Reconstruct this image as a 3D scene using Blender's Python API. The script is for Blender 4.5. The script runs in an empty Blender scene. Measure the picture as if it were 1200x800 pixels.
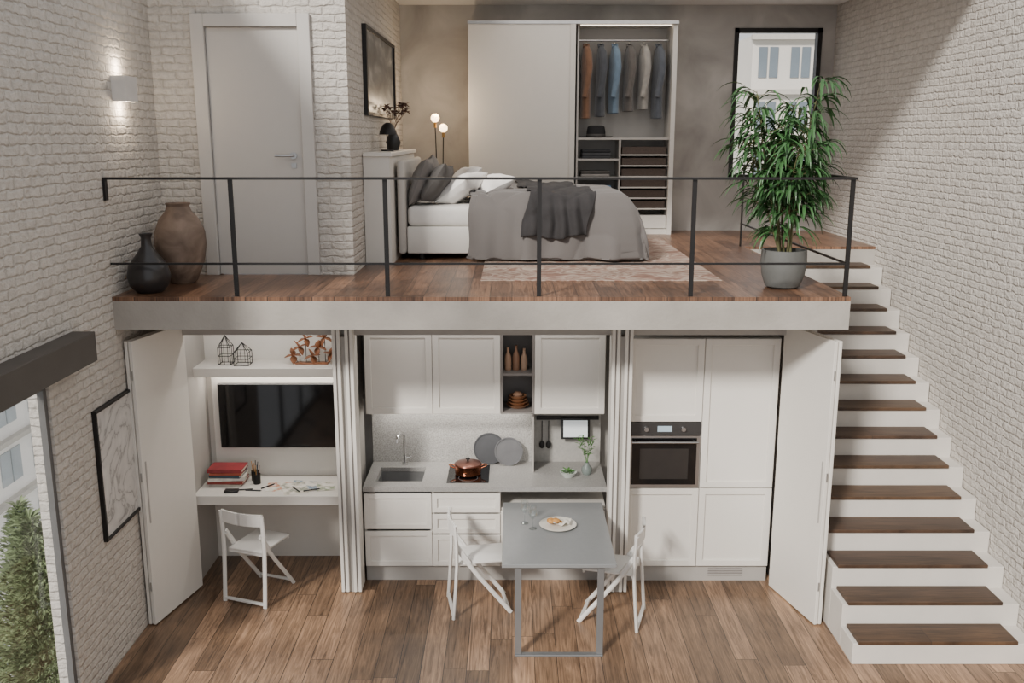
import bpy, bmesh, math, random
from mathutils import Vector, Matrix, noise, Euler
random.seed(7)
SC=bpy.context.scene
COL=SC.collection
R=math.radians
def lin(h):
    h=h.lstrip('#')
    o=[]
    for i in (0,2,4):
        c=int(h[i:i+2],16)/255
        o.append(c/12.92 if c<=.04045 else ((c+.055)/1.055)**2.4)
    return tuple(o)
def c4(c): 
    if isinstance(c,str): c=lin(c)
    return (c[0],c[1],c[2],1)
# ---------------------------------------------------------------- materials
def newmat(name):
    m=bpy.data.materials.new(name); m.use_nodes=True
    nt=m.node_tree; p=nt.nodes['Principled BSDF']
    return m,nt,p
def plain(name,col,rough=.5,metal=0,var=.06,scale=12,bump=0,bscale=60,sheen=0,spec=.5,stretch=(1,1,1)):
    m,nt,p=newmat(name)
    tc=nt.nodes.new('ShaderNodeTexCoord'); mp=nt.nodes.new('ShaderNodeMapping'); mp.inputs['Scale'].default_value=stretch
    nt.links.new(tc.outputs['Object'],mp.inputs[0])
    n=nt.nodes.new('ShaderNodeTexNoise'); n.inputs['Scale'].default_value=scale; n.inputs['Detail'].default_value=6
    nt.links.new(mp.outputs[0],n.inputs['Vector'])
    r=nt.nodes.new('ShaderNodeValToRGB'); c=c4(col)
    r.color_ramp.elements[0].position=.3; r.color_ramp.elements[1].position=.7
    r.color_ramp.elements[0].color=tuple(max(0,x*(1-var)) for x in c[:3])+(1,)
    r.color_ramp.elements[1].color=tuple(min(1,x*(1+var)) for x in c[:3])+(1,)
    nt.links.new(n.outputs['Fac'],r.inputs[0]); nt.links.new(r.outputs[0],p.inputs['Base Color'])
    p.inputs['Roughness'].default_value=rough; p.inputs['Metallic'].default_value=metal
    p.inputs['Specular IOR Level'].default_value=spec
    if sheen: p.inputs['Sheen Weight'].default_value=sheen
    if bump:
        n2=nt.nodes.new('ShaderNodeTexNoise'); n2.inputs['Scale'].default_value=bscale; n2.inputs['Detail'].default_value=4
        nt.links.new(mp.outputs[0],n2.inputs['Vector'])
        b=nt.nodes.new('ShaderNodeBump'); b.inputs['Strength'].default_value=bump; b.inputs['Distance'].default_value=.01
        nt.links.new(n2.outputs['Fac'],b.inputs['Height']); nt.links.new(b.outputs[0],p.inputs['Normal'])
    return m
def emit(name,col,s):
    m,nt,p=newmat(name); p.inputs['Base Color'].default_value=c4(col)
    p.inputs['Emission Color'].default_value=c4(col); p.inputs['Emission Strength'].default_value=s
    return m
def glassm(name,fac=.9,col=(1,1,1)):
    m,nt,p=newmat(name); nt.nodes.remove(p); out=nt.nodes['Material Output']
    t=nt.nodes.new('ShaderNodeBsdfTransparent'); t.inputs[0].default_value=(col[0],col[1],col[2],1)
    g=nt.nodes.new('ShaderNodeBsdfGlossy'); g.inputs['Roughness'].default_value=.03
    x=nt.nodes.new('ShaderNodeMixShader'); x.inputs[0].default_value=fac
    nt.links.new(g.outputs[0],x.inputs[1]); nt.links.new(t.outputs[0],x.inputs[2]); nt.links.new(x.outputs[0],out.inputs[0])
    return m
def swizzle(nt,order,dist=0,dscale=3):
    g=nt.nodes.new('ShaderNodeNewGeometry')
    s=nt.nodes.new('ShaderNodeSeparateXYZ'); nt.links.new(g.outputs['Position'],s.inputs[0])
    c=nt.nodes.new('ShaderNodeCombineXYZ')
    for i,o in enumerate(order):
        if o is not None: nt.links.new(s.outputs['XYZ'.index(o)],c.inputs[i])
    if dist:
        n=nt.nodes.new('ShaderNodeTexNoise'); n.inputs['Scale'].default_value=dscale; n.inputs['Detail'].default_value=3
        nt.links.new(g.outputs['Position'],n.inputs['Vector'])
        sub=nt.nodes.new('ShaderNodeVectorMath'); sub.operation='SUBTRACT'; sub.inputs[1].default_value=(.5,.5,.5)
        nt.links.new(n.outputs['Color'],sub.inputs[0])
        sc=nt.nodes.new('ShaderNodeVectorMath'); sc.operation='SCALE'; sc.inputs['Scale'].default_value=dist
        nt.links.new(sub.outputs[0],sc.inputs[0])
        a=nt.nodes.new('ShaderNodeVectorMath'); a.operation='ADD'
        nt.links.new(c.outputs[0],a.inputs[0]); nt.links.new(sc.outputs[0],a.inputs[1])
        return a.outputs[0],g
    return c.outputs[0],g
def mul(nt,a,b,fac=1,mode='MULTIPLY'):
    x=nt.nodes.new('ShaderNodeMix'); x.data_type='RGBA'; x.blend_type=mode; x.inputs['Factor'].default_value=fac
    nt.links.new(a,x.inputs['A']); nt.links.new(b,x.inputs['B']); return x.outputs['Result']
def mth(nt,op,a,b=None,c=None):
    n=nt.nodes.new('ShaderNodeMath'); n.operation=op
    for i,v in enumerate((a,b,c)):
        if v is None: continue
        if isinstance(v,(int,float)): n.inputs[i].default_value=v
        else: nt.links.new(v,n.inputs[i])
    return n.outputs[0]
def brickm(name,u,c1,c2,cm,bw=.20,rh=.062):
    m,nt,p=newmat(name)
    v,g=swizzle(nt,(u,'Z',None),.042,13)
    b=nt.nodes.new('ShaderNodeTexBrick'); nt.links.new(v,b.inputs['Vector'])
    b.inputs['Scale'].default_value=1; b.inputs['Brick Width'].default_value=bw; b.inputs['Row Height'].default_value=rh
    b.inputs['Mortar Size'].default_value=.013; b.inputs['Mortar Smooth'].default_value=1.0
    b.inputs['Color1'].default_value=c4(c1); b.inputs['Color2'].default_value=c4(c2); b.inputs['Mortar'].default_value=c4(cm)
    n=nt.nodes.new('ShaderNodeTexNoise'); n.inputs['Scale'].default_value=19; n.inputs['Detail'].default_value=7; n.inputs['Roughness'].default_value=.64
    nt.links.new(g.outputs['Position'],n.inputs['Vector'])
    r=nt.nodes.new('ShaderNodeValToRGB'); r.color_ramp.elements[0].position=.3;r.color_ramp.elements[1].position=.62
    r.color_ramp.elements[0].color=(.80,.795,.79,1); r.color_ramp.elements[1].color=(1,1,1,1)
    nt.links.new(n.outputs['Fac'],r.inputs[0])
    nt.links.new(mul(nt,b.outputs['Color'],r.outputs[0]),p.inputs['Base Color'])
    p.inputs['Roughness'].default_value=.8; p.inputs['Specular IOR Level'].default_value=.25
    h=mth(nt,'MULTIPLY_ADD',b.outputs['Fac'],-.7,mth(nt,'MULTIPLY',n.outputs['Fac'],2.4))
    bp=nt.nodes.new('ShaderNodeBump'); bp.inputs['Strength'].default_value=.8; bp.inputs['Distance'].default_value=.017
    nt.links.new(h,bp.inputs['Height']); nt.links.new(bp.outputs[0],p.inputs['Normal'])
    return m
def plankm(name,order,c1,c2,w=.18,l=1.5,rough=.42,grain=26):
    m,nt,p=newmat(name)
    v0,g=swizzle(nt,order)
    # random lengthwise shift of every row of boards
    sp=nt.nodes.new('ShaderNodeSeparateXYZ'); nt.links.new(v0,sp.inputs[0])
    row=mth(nt,'FLOOR',mth(nt,'DIVIDE',sp.outputs[1],w))
    sh=mth(nt,'MULTIPLY',mth(nt,'FRACT',mth(nt,'MULTIPLY',mth(nt,'SINE',mth(nt,'MULTIPLY',row,12.9898)),43.758)),l)
    cb=nt.nodes.new('ShaderNodeCombineXYZ'); nt.links.new(mth(nt,'ADD',sp.outputs[0],sh),cb.inputs[0]); nt.links.new(sp.outputs[1],cb.inputs[1])
    v=cb.outputs[0]
    b=nt.nodes.new('ShaderNodeTexBrick'); nt.links.new(v,b.inputs['Vector'])
    b.inputs['Scale'].default_value=1; b.inputs['Brick Width'].default_value=l; b.inputs['Row Height'].default_value=w
    b.inputs['Mortar Size'].default_value=.0026; b.inputs['Mortar Smooth'].default_value=.2; b.offset=0
    b.inputs['Color1'].default_value=c4(c1); b.inputs['Color2'].default_value=c4(c2); b.inputs['Mortar'].default_value=(.03,.02,.015,1)
    mp=nt.nodes.new('ShaderNodeMapping'); mp.inputs['Scale'].default_value=(1.5,grain,1)
    nt.links.new(v,mp.inputs[0])
    ad=nt.nodes.new('ShaderNodeVectorMath'); ad.operation='MULTIPLY_ADD'; ad.inputs[1].default_value=(90,60,50)
    nt.links.new(b.outputs['Color'],ad.inputs[0]); nt.links.new(mp.outputs[0],ad.inputs[2])
    n=nt.nodes.new('ShaderNodeTexNoise'); n.inputs['Scale'].default_value=1; n.inputs['Detail'].default_value=8; n.inputs['Roughness'].default_value=.68; n.inputs['Distortion'].default_value=2.0
    nt.links.new(ad.outputs[0],n.inputs['Vector'])
    r=nt.nodes.new('ShaderNodeValToRGB'); r.color_ramp.elements[0].position=.33;r.color_ramp.elements[1].position=.67
    r.color_ramp.elements[0].color=(.36,.33,.31,1); r.color_ramp.elements[1].color=(1.35,1.32,1.28,1)
    nt.links.new(n.outputs['Fac'],r.inputs[0])
    n2=nt.nodes.new('ShaderNodeTexNoise'); n2.inputs['Scale'].default_value=2.6; n2.inputs['Detail'].default_value=5
    nt.links.new(g.outputs['Position'],n2.inputs['Vector'])
    r2=nt.nodes.new('ShaderNodeValToRGB'); r2.color_ramp.elements[0].position=.3;r2.color_ramp.elements[1].position=.7
    r2.color_ramp.elements[0].color=(.72,.72,.74,1); r2.color_ramp.elements[1].color=(1.12,1.11,1.08,1)
    nt.links.new(n2.outputs['Fac'],r2.inputs[0])
    o=mul(nt,b.outputs['Color'],r.outputs[0]); o=mul(nt,o,r2.outputs[0])
    nt.links.new(o,p.inputs['Base Color']); p.inputs['Roughness'].default_value=rough
    bp=nt.nodes.new('ShaderNodeBump'); bp.inputs['Strength'].default_value=.25; bp.inputs['Distance'].default_value=.004
    nt.links.new(n.outputs['Fac'],bp.inputs['Height']); nt.links.new(bp.outputs[0],p.inputs['Normal'])
    return m
def rampm(name,scale,stops,detail=6,rough=.6,dist=0,kind='noise',stretch=(1,1,1)):
    m,nt,p=newmat(name); tc=nt.nodes.new('ShaderNodeTexCoord'); mp=nt.nodes.new('ShaderNodeMapping'); mp.inputs['Scale'].default_value=stretch
    nt.links.new(tc.outputs['Object'],mp.inputs[0])
    n=nt.nodes.new('ShaderNodeTexNoise'); n.inputs['Scale'].default_value=scale; n.inputs['Detail'].default_value=detail; n.inputs['Distortion'].default_value=dist
    nt.links.new(mp.outputs[0],n.inputs['Vector'])
    r=nt.nodes.new('ShaderNodeValToRGB')
    while len(r.color_ramp.elements)<len(stops): r.color_ramp.elements.new(.5)
    for e,(pos,c) in zip(r.color_ramp.elements,stops): e.position=pos; e.color=c4(c)
    nt.links.new(n.outputs['Fac'],r.inputs[0]); nt.links.new(r.outputs[0],p.inputs['Base Color']); p.inputs['Roughness'].default_value=rough
    return m

BR_YZ=brickm('painted_brick_side','Y','#d2ccc4','#ccc6be','#c6c0b8')
BR_XZ=brickm('painted_brick_front','X','#d2ccc4','#ccc6be','#c6c0b8')
PLAS=rampm('mottled_grey_plaster',1.6,[(.3,'#8d8985'),(.45,'#a19d98'),(.55,'#aaa6a1'),(.7,'#bbb7b2')],9,.8,.6)
CONC=plain('concrete_edge','#9e9992',.8,var=.12,scale=3,bump=.25,bscale=40)
CEIL=plain('ceiling_paint','#e4e2df',.8,var=.02)
FL1=plankm('oak_planks_lower',('Y','X',None),'#a98a70','#6f5946',.165,2.2,.34)
FL2=plankm('oak_planks_upper',('Y','X',None),'#8f6d57','#5f4535',.16,2.0,.33)
TRD=plankm('oak_tread',('X','Y',None),'#54402f','#46352a',.4,3.0,.5)
WHITE=plain('matt_white_lacquer','#dad6cf',.45,var=.01)
WHITE2=plain('warm_white_panel','#d5d1ca',.5,var=.01)
GREYP=plain('grey_panel','#a5a19c',.5,var=.02)
DKP=plain('dark_grey_inside','#7d7875',.6,var=.03)
STONE=rampm('grey_quartz',160,[(.3,'#7f7d7a'),(.5,'#93918e'),(.75,'#aaa8a5')],4,.35)
SPLASH=rampm('terrazzo_splashback',90,[(.3,'#858380'),(.5,'#9d9b97'),(.75,'#b8b6b2')],5,.45)
STEEL=plain('brushed_steel','#b5b5b5',.3,1,var=.05,scale=8,stretch=(1,40,1))
CHROME=plain('chrome','#d8d8d8',.12,1,var=0)
BLACKM=plain('black_metal','#1d1b1b',.45,.3,var=.05)
BLACKG=plain('black_glass','#0c0c0e',.06,0,var=0)
BLACKP=plain('black_plastic','#19191a',.4,var=.02)
DKMET=plain('dark_steel_beam','#4a4541',.5,.2,var=.1,scale=5)
TABLE=plain('grey_laminate','#87898a',.3,var=.03,scale=30)
GLASS=glassm('window_glass',.93)
GLASS2=glassm('drinking_glass',.8,(.93,.95,.95))
COPPER=plain('copper','#c77b58',.22,1,var=.04)
DSLATE=plain('dark_slate','#4a4c4f',.6,var=.15,scale=25,bump=.2)
STEP=plain('step_plaster','#c6c1ba',.7,var=.04,scale=4,bump=.1,bscale=30)
# ---------------------------------------------------------------- geometry builder
class G:
    def __init__(s): s.bm=bmesh.new()
    def box(s,x0,x1,y0,y1,z0,z1,bev=0,seg=1,M=None):
        bm=s.bm; co=[(x,y,z) for x in (x0,x1) for y in (y0,y1) for z in (z0,z1)]
        if M is not None: co=[M@Vector(c) for c in co]
        v=[bm.verts.new(c) for c in co]
        idx=[(0,1,3,2),(4,6,7,5),(0,4,5,1),(2,3,7,6),(0,2,6,4),(1,5,7,3)]
        fs=[bm.faces.new([v[i] for i in f]) for f in idx]
        if bev:
            es=list({e for f in fs for e in f.edges})
            bmesh.ops.bevel(bm,geom=es,offset=bev,segments=seg,affect='EDGES',profile=.5)
        return s
    def bar(s,p0,p1,w,h,up=(0,0,1),bev=0):
        p0=Vector(p0);p1=Vector(p1); d=p1-p0; L=d.length; d.normalize(); up=Vector(up)
        if abs(d.dot(up))>.98: up=Vector((0,1,0))
        sx=d.cross(up).normalized(); u=sx.cross(d).normalized()
        M=Matrix((( sx.x,u.x,d.x,p0.x),(sx.y,u.y,d.y,p0.y),(sx.z,u.z,d.z,p0.z),(0,0,0,1)))
        return s.box(-w/2,w/2,-h/2,h/2,0,L,bev,1,M)
    def tube(s,pts,r,seg=10,cap=True,sq=(1,1)):
        pts=[Vector(p) for p in pts]; n=len(pts); rs=r if isinstance(r,(list,tuple)) else [r]*n
        rings=[]; prev=None
        for i,p in enumerate(pts):
            d=(pts[min(i+1,n-1)]-pts[max(i-1,0)]).normalized()
            if prev is None:
                a=Vector((0,0,1)) if abs(d.z)<.9 else Vector((1,0,0)); x=d.cross(a).normalized()
            else:
                x=(prev-d*prev.dot(d)).normalized()
            prev=x; y=d.cross(x).normalized()
            rings.append([s.bm.verts.new(p+(x*math.cos(2*math.pi*k/seg)*sq[0]+y*math.sin(2*math.pi*k/seg)*sq[1])*rs[i]) for k in range(seg)])
        for a,b in zip(rings,rings[1:]):
            for k in range(seg): s.bm.faces.new((a[k],a[(k+1)%seg],b[(k+1)%seg],b[k]))
        if cap:
            s.bm.faces.new(rings[0][::-1]); s.bm.faces.new(rings[-1])
        return s
    def cyl(s,p0,p1,r0,r1=None,seg=20): return s.tube([p0,p1],[r0,r0 if r1 is None else r1],seg)
    def lathe(s,prof,c=(0,0,0),seg=32,M=None):
        rings=[]
        for (r,z) in prof:
            if r<1e-5:
                co=Vector((c[0],c[1],c[2]+z)); rings.append([s.bm.verts.new(M@co if M else co)])
            else:
                ring=[]
                for k in range(seg):
                    co=Vector((c[0]+r*math.cos(2*math.pi*k/seg),c[1]+r*math.sin(2*math.pi*k/seg),c[2]+z))
                    ring.append(s.bm.verts.new(M@co if M else co))
                rings.append(ring)
        for a,b in zip(rings,rings[1:]):
            for k in range(seg):
                k2=(k+1)%seg
                if len(a)==1 and len(b)==1: continue
                if len(a)==1: s.bm.faces.new((a[0],b[k2],b[k]))
                elif len(b)==1: s.bm.faces.new((a[k],a[k2],b[0]))
                else: s.bm.faces.new((a[k],a[k2],b[k2],b[k]))
        return s
    def ball(s,c,r,sc=(1,1,1),seg=16,jit=0):
        M=Matrix.Translation(c)@Matrix.Diagonal((sc[0]*r,sc[1]*r,sc[2]*r,1))
        o=bmesh.ops.create_uvsphere(s.bm,u_segments=seg,v_segments=max(6,seg//2),radius=1,matrix=M)
        if jit:
            for v in o['verts']: 
                d=(v.co-Vector(c)); v.co+=d*jit*noise.noise(v.co*14/ max(r,.05)*.1)
        return s
    def grid(s,f,nu,nv,close=False):
        V=[[s.bm.verts.new(f(i/nu,j/nv)) for j in range(nv+1)] for i in range(nu+1)]
        for i in range(nu):
            for j in range(nv): s.bm.faces.new((V[i][j],V[i+1][j],V[i+1][j+1],V[i][j+1]))
        return s
    def prism(s,pts,axis,a0,a1,bev=0):
        def mk(p,a):
            return {'X':(a,p[0],p[1]),'Y':(p[0],a,p[1]),'Z':(p[0],p[1],a)}[axis]
        A=[s.bm.verts.new(mk(p,a0)) for p in pts]; B=[s.bm.verts.new(mk(p,a1)) for p in pts]
        n=len(pts); s.bm.faces.new(A); s.bm.faces.new(B[::-1])
        for i in range(n): s.bm.faces.new((A[i],B[i],B[(i+1)%n],A[(i+1)%n]))
        return s
    def leaf(s,base,d,L,w,droop,n=5,fold=.25):
        p=Vector(base); d=Vector(d).normalized(); rows=[]
        for k in range(n+1):
            t=k/n; ww=w*math.sin(math.pi*min(1,(t*.94+.03))**.75)
            sd=d.cross(Vector((0,0,1)))
            sd=sd.normalized() if sd.length>1e-3 else Vector((1,0,0))
            up=sd.cross(d)
            rows.append([s.bm.verts.new(p-sd*ww/2+up*ww*fold),s.bm.verts.new(p),s.bm.verts.new(p+sd*ww/2+up*ww*fold)])
            p=p+d*L/n; d=(d+Vector((0,0,-droop/n))).normalized()
        for a,b in zip(rows,rows[1:]):
            s.bm.faces.new((a[0],a[1],b[1],b[0])); s.bm.faces.new((a[1],a[2],b[2],b[1]))
        return s
    def out(s,name,mat,parent=None,world=True,label=None,cat=None,group=None,smooth=True,kind=None,solid=0,sub=0,keepnormals=False,origin=None,rot=None,loc=None):
        bm=s.bm
        if not keepnormals: bmesh.ops.recalc_face_normals(bm,faces=bm.faces)
        off=Vector((0,0,0))
        if parent is not None and world:
            t=parent
            while t.parent: t=t.parent
            off=Vector(t.location)
        if parent is None and world:
            xs=[v.co for v in bm.verts]
            mn=Vector([min(c[i] for c in xs) for i in range(3)]); mx=Vector([max(c[i] for c in xs) for i in range(3)])
            off=Vector(origin) if origin else Vector(((mn.x+mx.x)/2,(mn.y+mx.y)/2,mn.z))
        for v in bm.verts: v.co-=off
        me=bpy.data.meshes.new(name); bm.to_mesh(me); bm.free()
        me.materials.append(mat)
        if smooth:
            me.shade_smooth(); me.set_sharp_from_angle(angle=R(38))
        o=bpy.data.objects.new(name,me); COL.objects.link(o)
        if parent is not None: o.parent=parent
        elif world: o.location=off
        if loc: o.location=loc
        if rot: o.rotation_euler=rot
        if label: o['label']=label
        if cat: o['category']=cat
        if group: o['group']=group
        if kind: o['kind']=kind
        if solid:
            md=o.modifiers.new('solid','SOLIDIFY'); md.thickness=solid; md.offset=0
        if sub:
            md=o.modifiers.new('sub','SUBSURF'); md.levels=sub; md.render_levels=sub
        return o
def root(name,loc,label,cat,group=None,rotz=0,kind=None):
    e=bpy.data.objects.new(name,None); e.location=loc; e.rotation_euler=(0,0,rotz); e.empty_display_size=.1
    COL.objects.link(e)
    if label: e['label']=label
    if cat: e['category']=cat
    if group: e['group']=group
    if kind: e['kind']=kind
    return e
H=3.77; XL=-2.88; XR=3.82; ZB=2.643; YF=6.67; YB=11.6; ZC=5.28; XS=-1.32
# ---------------------------------------------------------------- structure
def struct(g,name,mat,label,cat=None,parent=None,**k):
    return g.out(name,mat,parent,label=label if parent is None else None,cat=(cat or name.split('_')[0].split('.')[0]) if parent is None else None,kind='structure',smooth=False,**k)
struct(G().box(XL-.1,XR+.1,-1.5,8.3,-.12,0),'floor',FL1,'brown oak plank floor of the lower room')
g=G().box(XL,2.44,YF,YB,ZB-.03,ZB); g.box(2.44,XR,9.85,YB,ZB-.03,ZB)
struct(g,'floor.001',FL2,'dark brown oak plank floor of the mezzanine bedroom')
g=G().box(XL,2.44,YF,YB+.15,2.404,ZB-.03); g.box(2.44,XR,9.85,YB+.15,2.404,ZB-.03)
struct(g,'trim_1',CONC,'grey concrete slab edge carrying the mezzanine','slab')
struct(G().box(XL-.1,XR+.1,7.6,YB+.15,ZC,ZC+.12),'ceiling',CEIL,'white painted ceiling over the bedroom')
w0,w1,wt=2.3,5.64,2.3
u0,u1,uz0,uz1=-1.0,5.05,2.9,5.5  # upper opening out of view, added so sun comes in from the left
g=G().box(XL-.14,XL,-1.5,w0,0,uz0); g.box(XL-.14,XL,w1,8.3,0,5.7); g.box(XL-.14,XL,w0,w1,wt,uz0)
g.box(XL-.14,XL,u1,w1,uz0,5.7); g.box(XL-.14,XL,-1.5,u1,uz1,5.7); g.box(XL-.14,XL,-1.5,u0,uz0,uz1)
struct(g,'wall_left',BR_YZ,'white painted brick wall with a tall window and an added upper opening')
struct(G().box(XR,XR+.14,-1.5,YB+.15,-.1,5.7),'wall_right',BR_YZ,'white painted brick wall beside the staircase')
WB=3.27
g=G().box(XS-.1,2.63,YB,YB+.15,ZB,ZC); g.box(3.66,XR,YB,YB+.15,ZB,ZC); g.box(2.63,3.66,YB,YB+.15,5.02,ZC); g.box(2.63,3.66,YB,YB+.15,ZB,WB)
struct(g,'wall_back',PLAS,'mottled grey plaster bedroom wall with a black framed window')
g=G().box(XL,-2.50,7.8,7.92,ZB,ZC); g.box(-1.645,XS,7.8,7.92,ZB,ZC); g.box(-2.50,-1.645,7.8,7.92,4.69,ZC)
struct(g,'wall_inner',BR_XZ,'white painted brick wall around the white door')
struct(G().box(XS-.1,XS,7.92,YB,ZB,ZC),'wall_side',BR_YZ,'white painted brick wall beside the bed')
g=G().box(XL,2.475,8.22,8.3,0,2.404); g.box(XL,-2.74,7.62,8.22,0,2.404); g.box(2.26,2.475,7.56,8.22,0,2.404)
struct(g,'wall_rear',PLAS,'grey plaster wall behind the built-in kitchen')
struct(G().box(XL,-2.73,2.1,6.02,2.33,2.526,.004),'trim_2',DKMET,'dark steel beam above the tall window','beam')
WFR=plain('grey_window_frame','#5c5b5a',.5)
wroot=root('window_1',(XL-.05,w1-1.6,0),'tall grey framed window in the brick wall','window',kind='structure')
g=G()
for y in (w0+.03,w0+1.1,w0+2.17,w1-.02): g.box(XL-.06,XL-.02,y-.02,y+.02,0,wt)
for z in (.03,wt-.03): g.box(XL-.06,XL-.02,w0,w1,z-.03,z+.03)
g.out('frame',WFR,wroot,kind='structure',smooth=False)
G().box(XL-.05,XL-.045,w0,w1,.03,wt-.03).out('glass',GLASS,wroot,kind='structure',smooth=False)
wroot=root('added_sun_window',(XL-.05,1.8,uz0),'added out-of-view window frame that shapes the sunlight','window',kind='structure')  # unseen frame added for the sun; its mullions cast the pattern
g=G()
for k in range(5):
    y=u0+(u1-u0)*k/4; g.box(XL-.1,XL-.03,y-.03,y+.03,uz0,uz1)
for z in (uz0+.03,uz1-.03): g.box(XL-.1,XL-.03,u0,u1,z-.03,z+.03)
g.out('frame',WFR,wroot,kind='structure',smooth=False)
# back window
wroot=root('window_2',(3.145,YB+.05,WB),'black framed bedroom window in the plaster wall','window',kind='structure')
g=G(); a,b=2.63,3.66; f=.05
g.box(a,a+f,YB-.02,YB+.1,WB,5.02); g.box(b-f,b,YB-.02,YB+.1,WB,5.02); g.box(a,b,YB-.02,YB+.1,5.02-f,5.02); g.box(a,b,YB-.02,YB+.1,WB,WB+f)
g.out('frame',BLACKM,wroot,kind='structure',smooth=False)
G().box(a+f,b-f,YB+.05,YB+.055,WB+f,5.02-f).out('glass',GLASS,wroot,kind='structure',smooth=False)
# inner door
droot=root('door_1',(-2.07,7.8,ZB),'white flush interior door with a white frame and steel lever','door',kind='structure')
g=G(); 
g.box(-2.545,-2.44,7.765,7.9,ZB,4.72,.004); g.box(-1.70,-1.60,7.765,7.9,ZB,4.72,.004); g.box(-2.44,-1.70,7.765,7.9,4.62,4.72,.004)
DOORW=plain('door_paint','#bab6b1',.5,var=.01)
g.out('frame',DOORW,droot,kind='structure',smooth=False)
G().box(-2.437,-1.703,7.80,7.84,ZB+.005,4.617,.003).out('door_leaf',DOORW,droot,kind='structure',smooth=False)
g=G().cyl((-1.78,7.80,3.62),(-1.78,7.785,3.62),.028); g.tube([(-1.78,7.79,3.62),(-1.78,7.75,3.62),(-1.80,7.74,3.62),(-1.92,7.74,3.62)],.010)
g.box(-1.80,-1.76,7.79,7.80,3.52,3.56)
g.out('handle',STEEL,droot,kind='structure')
# ---------------------------------------------------------------- staircase
st=root('staircase',(3.15,6.21,0),'white plaster staircase with dark brown wooden treads','staircase')
rise=ZB/15
for i in range(1,15):
    y0=6.21+(i-1)*.26
    o=G().box(2.485,XR-.006,y0,y0+.26,0,rise*i-.012,.003).out('step',STEP,st,smooth=False)
    G().box(2.52,3.68,y0-.015,y0+.25,rise*i-.016,rise*i+.012,.003).out('tread',TRD,o,smooth=False,label='dark brown wooden tread')
# ---------------------------------------------------------------- railing
rl=root('railing',(0,YF+.03,ZB),'black metal railing along the mezzanine edge','railing')
yr=YF+.03
for x in (-1.987,-.897,.194,1.29,2.405):
    G().box(x-.016,x+.016,yr-.006,yr+.006,ZB-.0,3.475).out('post',BLACKM,rl,smooth=False)
G().box(2.399,2.411,9.86,9.90,ZB,3.475).out('post',BLACKM,rl,smooth=False)
g=G().box(XL+.003,2.43,yr-.025,yr+.025,3.475,3.492); g.box(2.38,2.43,yr,9.9,3.475,3.492)
g.out('handrail',BLACKM,rl,smooth=False)
G().box(XL+.003,XL+.02,yr-.025,yr+.02,3.33,3.475).out('bracket',BLACKM,rl,smooth=False)
g=G().box(XL+.003,2.41,yr-.008,yr+.008,2.873,2.887); g.box(2.397,2.413,yr,9.9,2.873,2.887)
g.out('lower_rail',BLACKM,rl,smooth=False)
# ---------------------------------------------------------------- shaker front helper
def shaker(g,x0,x1,z0,z1,y,fw=.055,t=.022):
    e=.0025; x0+=e;x1-=e;z0+=e;z1-=e; b=.003
    g.box(x0,x0+fw,y,y+t,z0,z1,b); g.box(x1-fw,x1,y,y+t,z0,z1,b)
    g.box(x0+fw-.004,x1-fw+.004,y,y+t,z0,z0+fw,b); g.box(x0+fw-.004,x1-fw+.004,y,y+t,z1-fw,z1,b)
    g.box(x0+fw-.001,x1-fw+.001,y+.014,y+t,z0+fw-.001,z1-fw+.001)
    return g
def carcass(g,x0,x1,y0,y1,z0,z1,t=.018):
    g.box(x0,x0+t,y0,y1,z0,z1); g.box(x1-t,x1,y0,y1,z0,z1); g.box(x0+t,x1-t,y0,y1,z0,z0+t); g.box(x0+t,x1-t,y0,y1,z1-t,z1); g.box(x0+t,x1-t,y1-t,y1,z0+t,z1-t)
    return g
YK=7.5
def tall(x0,x1,splits,label,gap=None):
    r=root('tall_cabinet',((x0+x1)/2,YK+.3,0),label,'cabinet')
    g=G(); g.box(x0,x0+.018,YK+.023,8.1,.15,2.16); g.box(x1-.018,x1,YK+.023,8.1,.15,2.16); g.box(x0+.018,x1-.018,8.08,8.1,.15,2.16)
    for z in (.15,.845,2.142): g.box(x0+.018,x1-.018,YK+.023,8.08,z,z+.018)
    if gap: g.box(x0+.018,x1-.018,YK+.023,8.08,gap,gap+.016)
    g.out('body',WHITE2,r,smooth=False)
    G().box(x0,x1,YK+.04,YK+.055,0,.148).out('plinth',GREYP,r,smooth=False)
    for (a,b) in splits: shaker(G(),x0,x1,a,b,YK).out('door',WHITE,r,smooth=False)
    return r
tall(.965,1.585,[(.15,.862),(1.448,2.16)],'tall white framed cabinet holding the built-in oven',1.44)
tc2=tall(1.585,2.205,[(.15,.862),(.864,2.16)],'tall white framed cabinet beside the oven')
g=G()
for k in range(4): g.box(1.70,2.0,YK+.036,YK+.04,.045+k*.02,.055+k*.02)
g.out('vent_grille',DKP,tc2,smooth=False)
# oven
ov=root('oven',(1.275,YK,.865),'black glass and steel built-in electric oven','oven')
G().box(1.0,1.55,YK+.03,8.0,.866,1.438).out('body',BLACKP,ov,smooth=False)
G().box(.975,1.577,YK-.004,YK+.028,1.335,1.444,.003).out('control_panel',plain('dark_steel','#4a4949',.35,.6,var=.03),ov,smooth=False)
g=G().box(.975,1.577,YK-.006,YK+.028,.866,1.33,.003)
g.out('door',STEEL,ov,smooth=False)
G().box(1.005,1.547,YK-.010,YK-.005,.90,1.31,.002).out('door_glass',BLACKG,ov,smooth=False)
G().box(1.07,1.48,YK-.0115,YK-.0095,.95,1.22,.002).out('oven_window',plain('oven_cavity','#2c2a29',.15),ov,smooth=False)
g=G().tube([(1.03,YK-.01,1.285),(1.03,YK-.05,1.285)],.007); g.tube([(1.52,YK-.01,1.285),(1.52,YK-.05,1.285)],.007); g.tube([(1.0,YK-.05,1.285),(1.55,YK-.05,1.285)],.010)
g.out('handle',STEEL,ov)
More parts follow.
